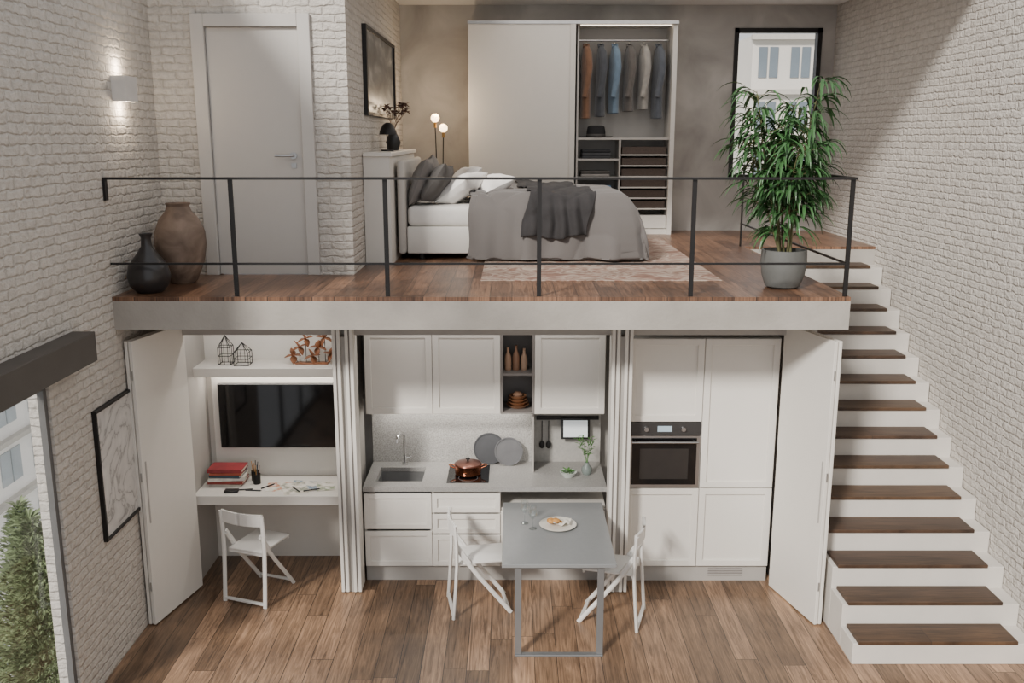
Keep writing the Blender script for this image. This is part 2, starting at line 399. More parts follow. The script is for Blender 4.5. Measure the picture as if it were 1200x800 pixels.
for x in (1.12,1.43): G().cyl((x,YK-.004,1.39),(x,YK-.028,1.39),.022,.019).out('knob',STEEL,ov)
G().box(1.215,1.335,YK-.006,YK-.003,1.365,1.415).out('display',emit('display','#9fb4c0',.25),ov,smooth=False)
YU=7.78
def wallcab(x0,x1,label):
    r=root('wall_cabinet',((x0+x1)/2,YU+.17,1.435),label,'cabinet',group='white wall cabinets')
    carcass(G(),x0,x1,YU+.023,8.12,1.435,2.16).out('body',WHITE2,r,smooth=False)
    shaker(G(),x0,x1,1.43,2.16,YU).out('door',WHITE,r,smooth=False)
wallcab(-1.262,-.682,'white framed wall cabinet above the sink'); wallcab(-.682,-.097,'white framed wall cabinet above the hob'); wallcab(.192,.80,'white framed wall cabinet above the tablet')
r=root('open_shelf_unit',(.047,YU+.17,1.435),'dark grey open shelf unit between wall cabinets','shelf')
carcass(G(),-.097,.192,YU,8.12,1.435,2.16).out('body',DKP,r,smooth=False)
G().box(-.079,.174,YU+.01,8.1,1.772,1.79).out('shelf',DKP,r,smooth=False)
def base(x0,x1,spl,label,ztop=.838):
    r=root('base_cabinet',((x0+x1)/2,YK+.3,0),label,'cabinet')
    carcass(G(),x0,x1,YK+.023,8.1,.15,ztop).out('body',WHITE2,r,smooth=False)
    G().box(x0,x1,YK+.05,YK+.065,0,.148).out('plinth',GREYP,r,smooth=False)
    for (a,b) in spl: shaker(G(),x0,x1,a,b,YK,.045).out('drawer',WHITE,r,smooth=False)
base(-1.262,-.682,[(.15,.475),(.49,.815)],'white framed base cabinet with two deep drawers under the sink',.69)
base(-.682,-.097,[(.15,.44),(.45,.63),(.64,.815)],'white framed base cabinet with three drawers under the hob')
base(-.097,.80,[(.15,.66)],'white base cabinet that houses the pull-out table',.68)
g=G(); sx0,sx1,sy0,sy1=-1.17,-.77,7.62,7.97
zt0,zt1=.84,.88
g.box(-1.262,sx0,YK-.02,8.12,zt0,zt1); g.box(sx1,.80,YK-.02,8.12,zt0,zt1); g.box(sx0,sx1,YK-.02,sy0,zt0,zt1); g.box(sx0,sx1,sy1,8.12,zt0,zt1)
g.out('worktop',STONE,label='grey stone kitchen worktop with an undermount sink cutout',cat='worktop',smooth=False)
g=G(); t=.004
g.box(sx0-.01,sx0+t,sy0-.01,sy1+.01,.70,.838); g.box(sx1-t,sx1+.01,sy0-.01,sy1+.01,.70,.838); g.box(sx0,sx1,sy0-.01,sy0+t,.70,.838); g.box(sx0,sx1,sy1-t,sy1+.01,.70,.838); g.box(sx0-.01,sx1+.01,sy0-.01,sy1+.01,.695,.70)
sk=root('sink',(-.97,7.8,.695),'rectangular stainless steel sink set in the worktop','sink')
g.out('basin',plain('sink_steel','#9a9a9a',.4,.8,var=.05),sk,smooth=False)
G().cyl((-.97,7.8,.7005),(-.97,7.8,.704),.035).out('drain',CHROME,sk)
fa=root('faucet',(-.965,8.04,.88),'chrome kitchen faucet behind the sink','faucet')
G().cyl((-.965,8.04,.88),(-.965,8.04,.90),.026).out('base',CHROME,fa)
G().tube([(-.965,8.04,.90),(-.965,8.04,1.15),(-.97,8.03,1.18),(-.985,8.0,1.195),(-1.0,7.95,1.195),(-1.01,7.90,1.185),(-1.013,7.88,1.16),(-1.013,7.88,1.13)],.012).out('spout',CHROME,fa)
G().tube([(-.95,8.04,.95),(-.91,8.04,.955),(-.89,8.035,1.0)],.007).out('lever',CHROME,fa)
hb=root('hob',(-.38,7.81,.88),'black glass cooking hob set on the worktop','hob')
G().box(-.56,-.20,7.58,8.02,.88,.886,.002).out('glass_plate',BLACKG,hb,smooth=False)
for y in (7.69,7.91):
    g=G(); g.lathe([(.085,.886-.88),(.085,.0068),(.08,.0068),(.08,.006)],(-.38,y,.88)); g.out('cooking_zone',DSLATE,hb)
pt=root('cooking_pot',(-.385,7.79,.887),'round copper pot with two handles and a lid','pot')
G().lathe([(0,0),(.10,0),(.115,.012),(.118,.085),(.122,.09),(.114,.09),(.11,.015),(0,.008)],(-.385,7.79,.887)).out('body',COPPER,pt)
G().lathe([(.119,.091),(.115,.1),(.07,.112),(.0,.118)],(-.385,7.79,.887)).out('lid',plain('dark_lid','#6b4438',.3,.8),pt)
G().lathe([(.008,.118),(.008,.13),(.02,.135),(.018,.145),(0,.148)],(-.385,7.79,.887),16).out('knob',BLACKM,pt)
for sg in (-1,1):
    x=-.385
    G().tube([(x+sg*.115,7.76,.95),(x+sg*.15,7.755,.965),(x+sg*.165,7.79,.97),(x+sg*.15,7.825,.965),(x+sg*.115,7.82,.95)],.006).out('handle',COPPER,pt)
sb=G().box(-1.262,.185,8.122,8.14,.88,1.432).out('splashback',SPLASH,label='light grey speckled splashback behind the hob and sink',cat='splashback',smooth=False)
sb=G().box(.185,.80,8.122,8.14,.88,1.432).out('splashback',plain('grey_splashback','#a8a5a0',.5,var=.08,scale=40),label='grey splashback behind the tablet',cat='splashback',smooth=False)
G().box(.178,.192,7.85,8.12,.88,1.432).out('divider_panel',GREYP,label='thin grey panel dividing the splashback niche',cat='panel',smooth=False)
G().box(.22,.78,8.095,8.122,1.285,1.315).out('utensil_rail',BLACKM,label='black wall rail under the wall cabinet',cat='rail',smooth=False)
tb=root('tablet',(.57,8.06,1.13),'tablet with a bright screen hanging on the black rail','tablet')
Mt=Matrix.Translation((.57,8.07,1.21))@Matrix.Rotation(R(-8),4,'X')
G().box(-.128,.128,-.006,.006,-.095,.095,.003,2,Mt).out('body',BLACKP,tb)
G().box(-.108,.108,-.0075,-.0055,-.076,.076,M=Mt).out('screen',emit('tablet_screen','#d5dadd',.5),tb)
for i,x in enumerate((.27,.33)):
    u=root('hanging_utensil',(x,8.09,1.02),'dark hanging kitchen spoon on the black rail','utensil','spoons on the rail')
    G().tube([(x,8.085,1.28),(x,8.09,1.24),(x,8.095,1.08)],.004).out('handle',BLACKM,u)
    G().ball((x,8.095,1.05),.03,(.8,.3,1.2)).out('spoon_bowl',BLACKM,u)
for (x,z,rr,y,m,lb) in ((-.205,0,.142,8.075,plain('charcoal_tray','#3d3e41',.55,var=.1),'large round charcoal tray leaning on the splashback'),(-.03,0,.128,8.035,plain('grey_tray','#5c5c5e',.55,var=.1),'round grey tray leaning on the splashback')):
    Mt=Matrix.Translation((x,y,.882+rr*math.cos(R(12))))@Matrix.Rotation(R(90-12),4,'X')
    G().lathe([(0,-.006),(rr-.006,-.006),(rr,-.002),(rr,.006),(rr-.01,.006),(rr-.012,.0),(0,.0)],seg=48,M=Mt).out('round_tray',m,label=lb,cat='tray')
b=root('herb_bowl',(.49,7.74,.88),'small glass bowl of green herbs on the worktop','bowl')
G().lathe([(0,0),(.045,0),(.075,.045),(.07,.045),(.042,.006),(0,.006)],(.49,7.74,.88)).out('bowl',plain('pale_bowl','#c9cfc8',.2),b)
g=G()
for k in range(40):
    a=random.random()*6.28; q=random.random()*.05
    g.leaf((.49+q*math.cos(a),7.74+q*math.sin(a),.91+random.random()*.02),(math.cos(a),math.sin(a),.8),.035,.018,.8,3)
LEAF2=plain('herb_green','#4d7a3a',.5,var=.25,scale=30)
g.out('herbs',LEAF2,b,smooth=False)
b=root('bud_vase',(.655,7.80,.88),'small grey vase with a green sprig on the worktop','vase')
G().lathe([(0,0),(.035,0),(.048,.03),(.045,.06),(.02,.09),(.018,.11),(.015,.11),(.016,.09),(0,.02)],(.655,7.80,.88)).out('vase',plain('smoke_glass','#77807c',.15),b)
g=G()
for k in range(6):
    a=k*1.1; tx=.655+.07*math.cos(a)-.02; ty=7.80+.03*math.sin(a); hz=1.10+.07*random.random()
    g.tube([(.655,7.8,.95),(.655+.01*math.cos(a),7.8,1.02),(tx,ty,hz+.06)],.0018,5)
    for j in range(9):
        t=.35+.65*j/8; p=(.655+(tx-.655)*t,7.8+(ty-7.8)*t,.97+(hz+.06-.97)*t); aa=random.random()*6.28
        g.leaf(p,(math.cos(aa),math.sin(aa),.5),.05,.014,.6,3)
g.out('sprig',LEAF2,b,smooth=False)
TAN=plain('tan_ceramic','#a07b63',.6,var=.08)
for x,hh,c in ((-.035,.2,'#a8876f'),(.035,.22,'#8d6a54'),(.105,.19,'#ac8d76')):
    G().lathe([(0,0),(.028,0),(.03,.01),(.03,hh*.5),(.026,hh*.62),(.012,hh*.78),(.011,hh*.95),(.014,hh),(0,hh)],(x,7.93,1.79),20).out('bottle',plain('bottle_'+c[1:],c,.55),label='slim tan ceramic bottle on the open shelf',cat='bottle',group='ceramic bottles on the open shelf')
WOODB=plain('bowl_wood','#9c6f4f',.5,var=.2,scale=20,stretch=(1,1,6))
for k,(rr) in enumerate((.10,.092,.085,.078)):
    G().lathe([(0,0),(rr*.6,0),(rr,.032),(rr-.006,.032),(rr*.55,.006),(0,.006)],(.05,7.93,1.453+k*.026),28).out('wooden_bowl',WOODB,label='brown wooden bowl stacked on the open shelf',cat='bowl',group='stacked wooden bowls')
G().lathe([(0,0),(.03,0),(.045,.03),(.03,.05),(.02,.055),(0,.055)],(.05,7.93,1.538),20).out('round_jar',TAN,label='small round tan jar on top of wooden bowls',cat='jar')
# ---------------------------------------------------------------- table
tb=root('pull_out_table',(.345,6.9,0),'grey rectangular table pulled out from under the worktop','table')
G().box(-.074,.76,6.30,7.48,.715,.745,.003).out('table_top',TABLE,tb,smooth=False)
TLEG=plain('grey_painted_steel','#8e9092',.35,.6,var=.03)
for x in (.045,.65): G().box(x-.025,x+.025,6.325,6.345,0.012,.715,.002).out('leg',TLEG,tb,smooth=False)
G().box(.02,.675,6.31,6.36,0,.012,.002).out('foot_bar',TLEG,tb,smooth=False)
G().box(.02,.675,6.32,6.35,.70,.714).out('crossbar',TLEG,tb,smooth=False)
pl=G().lathe([(0,0),(.08,0),(.145,.014),(.148,.018),(.142,.019),(.08,.006),(0,.006)],(.365,6.99,.745),40).out('dinner_plate',plain('cream_ceramic','#dcd8ce',.25),label='white round plate with food on the table',cat='plate')
g=G()
for k in range(5):
    g.ball((.335+.035*math.cos(k*1.3),6.99+.03*math.sin(k*1.3),.775+.006*k),.024,(1.3,.9,.8),12,.3)
g.out('bread_roll',plain('bread','#b98545',.7,var=.3,scale=40),label='golden bread pieces served on the plate',cat='bread')
def napf(u,v):
    x=.40+.13*(u-.5); y=6.985+.10*(v-.5)
    return Vector((x+.02*(v-.5),y,.782+.03*noise.noise(Vector((x*26,y*26,3)))+.012*abs(u-.5)))
G().grid(napf,14,14).out('napkin',plain('linen','#d8d3c8',.9),label='crumpled white napkin on the plate',cat='napkin',solid=.002)
for (x,y) in ((.10,7.04),(.165,6.93)):
    G().lathe([(0,0),(.032,0),(.032,.003),(.005,.007),(.004,.08),(.012,.09),(.034,.12),(.037,.15),(.031,.19),(.029,.19),(.034,.15),(.031,.122),(.0,.094)],(x,y,.745),24).out('wine_glass',GLASS2,label='clear stemmed wine glass on the grey table',cat='glass',group='wine glasses on the table')
# ---------------------------------------------------------------- folding chairs
CW=plain('white_chair_lacquer','#dcdad6',.4,var=.01)
def chair(loc,rz,label):
    c=root('folding_chair',loc,label,'chair','white folding chairs',rz)
    w=.195
    for sx in (-1,1):
        P=[Vector((sx*w,y,z)) for y,z in ((-.245,0),(-.225,.25),(-.212,.45),(-.212,.62),(-.225,.79))]
        G().tube(P,.019,10,sq=(.75,1)).out('leg',CW,c,world=False)
        G().bar((sx*(w-.03),-.212,.62),(sx*(w-.03),-.10,.455),.018,.028,(0,1,0),.004).out('side_link',CW,c,world=False)
        P=[Vector((sx*(w-.03),y,z)) for y,z in ((-.212,.60),(-.13,.47),(-.03,.33),(.12,.14),(.225,0.003))]
        g=G(); g.tube(P,.018,10,sq=(.75,1)); g.out('leg',CW,c,world=False)
    G().bar((-w,-.243,.03),(w,-.243,.03),.02,.03,(0,1,0),.004).out('rung',CW,c,world=False)
    G().bar((-w+.03,.205,.04),(w-.03,.205,.04),.018,.028,(0,1,0),.004).out('rung',CW,c,world=False)
    def bk(z0,z1):
        g=G(); n=10
        for i in range(n):
            a=-w+2*w*i/n; b=-w+2*w*(i+1)/n; f=lambda t:-.215-.035*(1-(t/w)**2)
            g.prism([(a,f(a)-.009),(b,f(b)-.009),(b,f(b)+.009),(a,f(a)+.009)],'Z',z0,z1)
        bmesh.ops.remove_doubles(g.bm,verts=g.bm.verts,dist=1e-5)
        return g
    bk(.70,.80).out('backrest',CW,c,world=False)
    g=G().box(-.162,.162,-.20,.205,.444,.464,.006,2); g.out('seat',CW,c,world=False)
    G().box(-.16,.16,-.20,-.185,.425,.444,.003).out('seat_rail',CW,c,world=False)
    G().box(-.16,.16,.185,.20,.425,.444,.003).out('seat_rail',CW,c,world=False)
    return c
chair((-2.12,7.34,0),R(-20),'white folding chair with a slatted back at the desk')
chair((-.26,7.10,0),R(-80),'white folding chair standing by the grey table')
chair((.79,6.92,0),R(74),'white folding chair tucked beside the grey table')
# ---------------------------------------------------------------- desk niche
nr=root('desk_cabinet',(-2.035,7.75,0),'built-in desk niche with grey sides and white back','desk')
G().box(-2.735,-2.70,7.44,8.1,0,2.404).out('side_panel',GREYP,nr,smooth=False)
G().box(-1.365,-1.33,7.5,8.1,0,2.404).out('side_panel',GREYP,nr,smooth=False)
G().box(-2.70,-1.365,8.03,8.05,0,2.404).out('back_panel',WHITE2,nr,smooth=False)
G().box(-2.65,-1.40,7.995,8.03,.80,1.78,.002).out('wall_panel',WHITE,nr,smooth=False)
G().box(-2.70,-1.365,7.70,8.03,1.78,1.86,.003).out('shelf',WHITE,nr,smooth=False)
G().box(-2.70,-1.365,7.48,8.0,.72,.80,.003).out('desk_top',WHITE,nr,smooth=False)
LED=emit('led','#fff0dc',6)
G().box(-2.66,-1.40,7.98,7.994,1.765,1.779).out('glow_strip',LED,nr,smooth=False)
tv=root('television',(-2.066,7.96,1.07),'flat black screen television mounted on the white panel','television')
G().box(-2.585,-1.548,7.955,7.994,1.07,1.655,.004).out('body',BLACKP,tv,smooth=False)
G().box(-2.577,-1.556,7.952,7.956,1.08,1.647).out('screen',BLACKG,tv,smooth=False)
G().box(XL,2.46,7.40,7.44,2.21,2.404).out('trim_3',GREYP,label='grey panel above the built-in doors',cat='trim',kind='structure',smooth=False)
bc=['#b8b2a8','#8f3b34','#d8d4cc','#3e4b57','#a8503a','#8a2f33']
z=.80
for k,c in enumerate(bc):
    hh=random.uniform(.02,.03); w=random.uniform(.26,.31); a=random.uniform(-.12,.12)
    r=root('book',(-2.49,7.80,z),'book with a %s cover in a stack on the desk'%['grey','dark red','white','blue grey','rust','crimson'][k],'book','books stacked on the desk',a)
    g=G().box(-w/2,w/2,-.10,.10,0,.003); g.box(-w/2,w/2,-.10,.10,hh-.003,hh); g.box(-w/2,w/2,-.10,-.097,0,hh)
    g.out('cover',plain('book_cover_%d'%k,c,.5,var=.25,scale=14),r,world=False,smooth=False)
    G().box(-w/2+.004,w/2-.004,-.097,.096,.003,hh-.003).out('pages',plain('paper_%d'%k,'#d9d3c4',.9),r,world=False,smooth=False)
    z+=hh+.0003
for (x,y) in ((-2.27,7.86),(-2.235,7.78)):
    G().lathe([(0,0),(.032,0),(.034,.09),(.031,.09),(.029,.005),(0,.005)],(x,y,.80),20).out('pen_cup',BLACKM,label='small black pen cup on the desk',cat='cup',group='pen cups on the desk')
    for k in range(4):
        a=k*1.6; 
        G().tube([(x+.012*math.cos(a),y+.012*math.sin(a),.806),(x+.028*math.cos(a),y+.028*math.sin(a),.96+.02*random.random())],.0035,6).out('pencil',plain('pencil_%d_%d'%(k,int(-x*1000)),random.choice(['#2b2b2b','#c9985f','#7f3a2f','#40505e']),.5),label='pencil standing in the black pen cup',cat='pencil',group='pencils in the pen cups')
for k,(x,y,a,wd,hg) in enumerate(((-1.98,7.70,.1,.30,.21),(-1.79,7.73,-.15,.30,.21),(-1.88,7.66,.35,.21,.28),(-1.62,7.70,.2,.15,.2))):
    m=rampm('sketch_paper_%d'%k,9,[(.42,'#e4e1da'),(.5,'#cfc9bd'),(.57,['#c47a52','#6f8aa0','#8a8f7f','#8a9a7a'][k]),(.66,'#e6e2da')],3,.8)
    G().box(-wd/2,wd/2,-hg/2,hg/2,0,.0012).out('paper_sheet',m,world=False,loc=(x,y,.8+.0014*k),rot=(0,0,a),label='loose sketch sheet with coloured marks on the desk',cat='paper',group='sketch sheets on the desk',smooth=False)
for k,(x,y,a) in enumerate(((-2.30,7.62,.2),(-2.22,7.60,-.1),(-2.12,7.70,.9),(-1.86,7.62,2.2),(-1.72,7.60,.4))):
    G().tube([(-.07,0,.006),(.06,0,.006),(.075,0,.006)],[.006,.006,.001],8).out('marker_pen',BLACKP,world=False,loc=(x,y,.8 if k<3 else .8055),rot=(0,0,a),label='black marker pen lying on the desk',cat='pen',group='marker pens on the desk')
G().box(-2.46,-2.34,7.54,7.61,.80,.822,.008,2).out('pencil_case',BLACKP,label='small black case lying on the desk',cat='case')
def wire(x,y,s,hw,hh):
    g=G(); q=[(-s,-s),(s,-s),(s,s),(-s,s)]; z=1.863; t=.0032
    for i in range(4):
        a=q[i]; b_=q[(i+1)%4]
        g.tube([(x+a[0],y+a[1],z),(x+a[0],y+a[1],z+hw)],t,5)
        for zz in (0,hw*.5,hw): g.tube([(x+a[0],y+a[1],z+zz),(x+b_[0],y+b_[1],z+zz)],t,5)
        g.tube([(x+a[0],y+a[1],z+hw),(x,y,z+hh)],t,5)
        m_=((a[0]+b_[0])/2,(a[1]+b_[1])/2)
        g.tube([(x+m_[0],y+m_[1],z),(x+m_[0],y+m_[1],z+hw),(x,y,z+hh)],t*.8,5)
    g.out('wire_lantern',BLACKM,label='black wire house-shaped lantern with a pointed roof on the shelf',cat='lantern',group='wire lanterns on the shelf')
wire(-2.46,7.86,.052,.15,.25); wire(-2.31,7.84,.062,.11,.19)
sc=root('wooden_sculpture',(-1.72,7.86,1.86),'brown wooden flower-like sculpture on the shelf','sculpture')
SW=plain('carved_wood','#8a5a3c',.55,var=.2,scale=14)
G().box(-1.86,-1.58,7.83,7.89,1.86,1.875,.003).out('base',SW,sc)
random.seed(3)
for k in range(7):
    x=-1.88+.055*k; z=1.93+.07*(k%3)+.02*random.random(); a=random.uniform(0,6)
    G().tube([(max(-1.84,min(-1.6,x)),7.86,1.872),(x,7.86,z)],.003,6).out('stem',BLACKM,sc)
    g=G()
    for j in range(4):
        b_=a+j*1.57; g.leaf((x,7.85,z),(math.cos(b_),-.25,math.sin(b_)),.075,.062,.2,5,.15)
    g.out('petal',SW,sc,solid=.006)
# ---------------------------------------------------------------- folding doors
def fdoor(hx,ox,label,sg):
    r=root('folding_door',(hx,7.43,0),label,'door')
    p0=Vector((hx,7.43,0)); p1=Vector((ox,6.76,0)); d=(p1-p0); L=d.length; ang=math.atan2(d.y,d.x)
    M=Matrix.Translation(p0)@Matrix.Rotation(ang,4,'Z')
    G().box(0,L,-.014,.014,.012,2.296,.002,1,M).out('door_panel',WHITE,r,smooth=False)
    M2=Matrix.Translation(p0+Vector((sg*.036,.0,0)))@Matrix.Rotation(ang,4,'Z')
    G().box(0.02,L-.005,-.012,.012,.012,2.296,.002,1,M2).out('door_panel',WHITE,r,smooth=False)
    yy=.0155*(1 if sg<0 else -1)
    G().box(L-.05,L-.035,min(yy*.8,yy*1.2),max(yy*.8,yy*1.2),.85,1.35,.001,1,M).out('handle',GREYP,r,smooth=False)
    g=G()
    for z in (.3,1.2,2.0): g.box(L-.02,L+.006,-.005 ,.005,z,z+.07,0,1,M)
    g.out('hinge',STEEL,r,smooth=False)
fdoor(-2.665,-2.82,'white folding door opened out beside the desk niche',-1)
fdoor(2.215,2.395,'white folding door opened out beside the tall cabinets',1)
for x,lb in ((-1.405,'desk niche'),(-1.302,'kitchen'),(.832,'kitchen'),(.935,'tall cabinets')):
    r=root('pocket_door',(x,7.45,0),'white pocket door folded away beside the '+lb,'door','pocket doors folded away')
    for dx in (-.019,.019):
        G().box(x+dx-.013,x+dx+.013,7.30,7.49,.012,2.296,.002).out('door_panel',WHITE,r,smooth=False)
    G().box(x-.005,x+.005,7.31,7.48,.02,2.29).out('seal',DKP,r,smooth=False)
g=G()
for x in (-1.354,.884): g.box(x-.022,x+.022,7.33,7.5,0,2.21)
g.out('trim_4',GREYP,label='grey posts between the folded doors',cat='trim',kind='structure',smooth=False)
# ---------------------------------------------------------------- pictures, sconce
r=root('picture_frame',(XL,6.485,.975),'black framed abstract marbled picture on the brick wall','picture')
y0,y1,z0,z1=6.17,6.80,.975,1.93; f=.02
g=G().box(XL,XL+.03,y0,y0+f,z0,z1); g.box(XL,XL+.03,y1-f,y1,z0,z1); g.box(XL,XL+.03,y0+f,y1-f,z0,z0+f); g.box(XL,XL+.03,y0+f,y1-f,z1-f,z1)
g.out('frame',BLACKM,r,smooth=False)
G().box(XL,XL+.015,y0+f,y1-f,z0+f,z1-f).out('print',rampm('marble_print',2.6,[(.35,'#d2cfcb'),(.47,'#c3c0bd'),(.5,'#8f8d8a'),(.53,'#c6c3c0'),(.7,'#d8d5d1')],8,.4,2.5),r,smooth=False)
r=root('picture_frame',(XS,9.6,3.96),'black framed dark landscape photograph on the brick wall','picture')
y0,y1,z0,z1=8.62,10.7,3.96,4.74; f=.06
g=G().box(XS,XS+.04,y0,y0+f,z0,z1); g.box(XS,XS+.04,y1-f,y1,z0,z1); g.box(XS,XS+.04,y0+f,y1-f,z0,z0+f*.5); g.box(XS,XS+.04,y0+f,y1-f,z1-f*.5,z1)
g.out('frame',BLACKM,r,smooth=False)
G().box(XS,XS+.02,y0+f,y1-f,z0+.03,z1-.03).out('print',rampm('night_print',2.0,[(.3,'#2b2f33'),(.5,'#5a5d60'),(.62,'#8c8c8a'),(.75,'#b9b7b2')],6,.3,.6,stretch=(1,1,2.5)),r,smooth=False)
r=root('wall_sconce',(XL,7.09,4.02),'white metal box wall light glowing up and down','lamp')
g=G().box(XL,XL+.012,6.98,7.20,4.02,4.20); g.box(XL+.088,XL+.1,6.98,7.20,4.02,4.20); g.box(XL+.012,XL+.088,6.98,6.992,4.02,4.20); g.box(XL+.012,XL+.088,7.188,7.20,4.02,4.20)
g.out('lamp_shade',plain('sconce_white','#cfccc8',.4),r,smooth=False)
G().box(XL+.03,XL+.07,7.03,7.15,4.10,4.12).out('bulb',emit('sconce_bulb','#ffe6c4',8),r,smooth=False)
# ---------------------------------------------------------------- vases
G().lathe([(0,0),(.09,0),(.11,.02),(.17,.16),(.195,.30),(.19,.40),(.15,.50),(.10,.56),(.085,.60),(.095,.625),(.085,.625),(.075,.60),(.09,.555),(0,.5)],(-2.60,7.36,ZB),40).out('floor_vase',rampm('rough_brown_clay',5,[(.3,'#4f4138'),(.45,'#6f5d50'),(.6,'#857264'),(.75,'#9c8b7d')],10,.7,.8),label='large mottled brown clay floor vase by the brick wall',cat='vase')
G().lathe([(0,0),(.09,0),(.14,.05),(.155,.12),(.14,.20),(.08,.28),(.04,.34),(.035,.40),(.05,.435),(.043,.435),(.03,.40),(0,.3)],(-2.69,6.90,ZB),40).out('floor_vase',plain('black_clay','#2b2828',.28,var=.1),label='black long necked floor vase beside the brown vase',cat='vase')
# ---------------------------------------------------------------- big plant
random.seed(11)
px,py=2.07,7.12
p=root('potted_plant',(px,py,ZB),'tall green leafy plant in a dark grey concrete pot','plant')
G().lathe([(0,0),(.105,0),(.13,.015),(.16,.10),(.172,.2),(.168,.29),(.152,.29),(.15,.25),(0,.25)],(px,py,ZB),40).out('pot',plain('grey_concrete_pot','#5c5d5b',.6,var=.08,scale=10),p)
G().lathe([(.15,.25),(0,.262)],(px,py,ZB),24).out('soil',plain('soil','#33271f',.95,var=.3,scale=60,bump=.6),p)
gs=G(); gl=G()
for k in range(10):
    a=k*2.4+.5; lean=random.uniform(.10,.30)*(1 if k else .1); hh=random.uniform(.9,1.27) if k<7 else random.uniform(.6,.85)
    pts=[]
    for j in range(9):
        t=j/8; bend=lean*t**1.3
        pts.append(Vector((px+.04*math.cos(a)+bend*math.cos(a)-.03*t+.015*math.sin(6*t+k),py+.04*math.sin(a)+bend*math.sin(a)*.8,ZB+.25+hh*t)))
    gs.tube(pts,[.011-.008*j/8 for j in range(9)],6)
    for j in range(3 if k<7 else 2,9):
        for q in range(7 if j>3 else 3):
            aa=random.random()*6.28; b_=pts[j]+(pts[j-1]-pts[j])*random.random()
            tl=random.uniform(.03,.15); tw=b_+Vector((math.cos(aa)*tl,math.sin(aa)*tl,tl*.5))
            gs.tube([b_,tw],.0025,4)
            for e in range(3):
                a2=aa+random.uniform(-1.1,1.1)
                gl.leaf(tw,(math.cos(a2),math.sin(a2),random.uniform(-.1,.7)),random.uniform(.16,.27),random.uniform(.02,.03),random.uniform(1.4,3.0),5)
gs.out('stem',plain('plant_stem','#5b5a3a',.7,var=.2),p)
gl.out('foliage',plain('plant_leaf','#365a31',.42,var=.45,scale=7),p,smooth=False)
# ---------------------------------------------------------------- bedroom
RUG=rampm('vintage_rug',3.5,[(.28,'#6e5247'),(.42,'#87695b'),(.5,'#a8978a'),(.58,'#7f6355'),(.66,'#b2a294'),(.8,'#5f4a42')],12,.95,1.6)
G().box(-.25,1.68,7.42,10.55,ZB,ZB+.008,.003).out('rug',RUG,label='faded reddish vintage rug under the bed',cat='rug',smooth=False)
# wardrobe
wr=root('wardrobe',(.69,11.1,ZB),'large white wardrobe with one sliding door open','wardrobe')
wx0,wx1,wy0,wy1,wz0,wz1=-.50,1.875,11.14,11.59,ZB,5.01
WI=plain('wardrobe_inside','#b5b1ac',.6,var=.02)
g=G().box(wx0,wx0+.03,wy0-.04,wy1,wz0,wz1); g.box(wx1-.05,wx1,wy0-.04,wy1,wz0,wz1); g.box(wx0,wx1,wy0-.04,wy1,wz1,wz1+.04); g.box(wx0+.03,wx1-.05,wy0,wy1,wz0,wz0+.06)
g.out('body',WHITE2,wr,smooth=False)
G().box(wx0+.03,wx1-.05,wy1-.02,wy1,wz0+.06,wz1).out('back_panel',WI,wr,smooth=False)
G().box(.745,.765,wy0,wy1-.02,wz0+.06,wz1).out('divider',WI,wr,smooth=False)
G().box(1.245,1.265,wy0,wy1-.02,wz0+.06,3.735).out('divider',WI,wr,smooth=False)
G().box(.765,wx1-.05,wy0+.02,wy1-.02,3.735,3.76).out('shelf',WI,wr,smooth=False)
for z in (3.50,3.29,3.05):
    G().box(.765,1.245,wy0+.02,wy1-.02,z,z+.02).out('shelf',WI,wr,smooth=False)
DR=plain('dark_wicker','#4b3f38',.7,var=.2,scale=60)
for k in range(6):
    z=3.60-.125*k
    r_=G().box(1.285,1.805,wy0+.04,wy1-.04,z-.03,z+.055,.004).out('drawer',DR,wr,smooth=False,label='dark woven drawer tray')
    G().box(1.27,1.82,wy0+.02,wy0+.04,z-.045,z-.03).out('drawer_rail',WHITE2,wr,smooth=False)
G().box(1.27,1.82,wy0+.01,wy1-.03,2.71,2.86,.003).out('drawer',WHITE2,wr,smooth=False)
G().box(-.495,.72,11.065,11.095,wz0+.02,wz1-.0,.003).out('sliding_door',WHITE,wr,smooth=False)
G().box(.66,.72,11.055,11.065,wz0+.02,wz1).out('handle_profile',WHITE2,wr,smooth=False)
G().box(wx0,wx1,11.05,11.10,wz1,wz1+.03).out('track',STEEL,wr,smooth=False)
G().box(.78,wx1-.06,11.16,11.175,wz1-.012,wz1-.002).out('glow_strip',emit('fill_glow','#fff0dc',3),wr,smooth=False)  # glowing strip added to brighten the clothes inside the wardrobe
G().tube([(.765,11.36,4.86),(wx1-.05,11.36,4.86)],.012).out('clothes_rail',CHROME,wr)
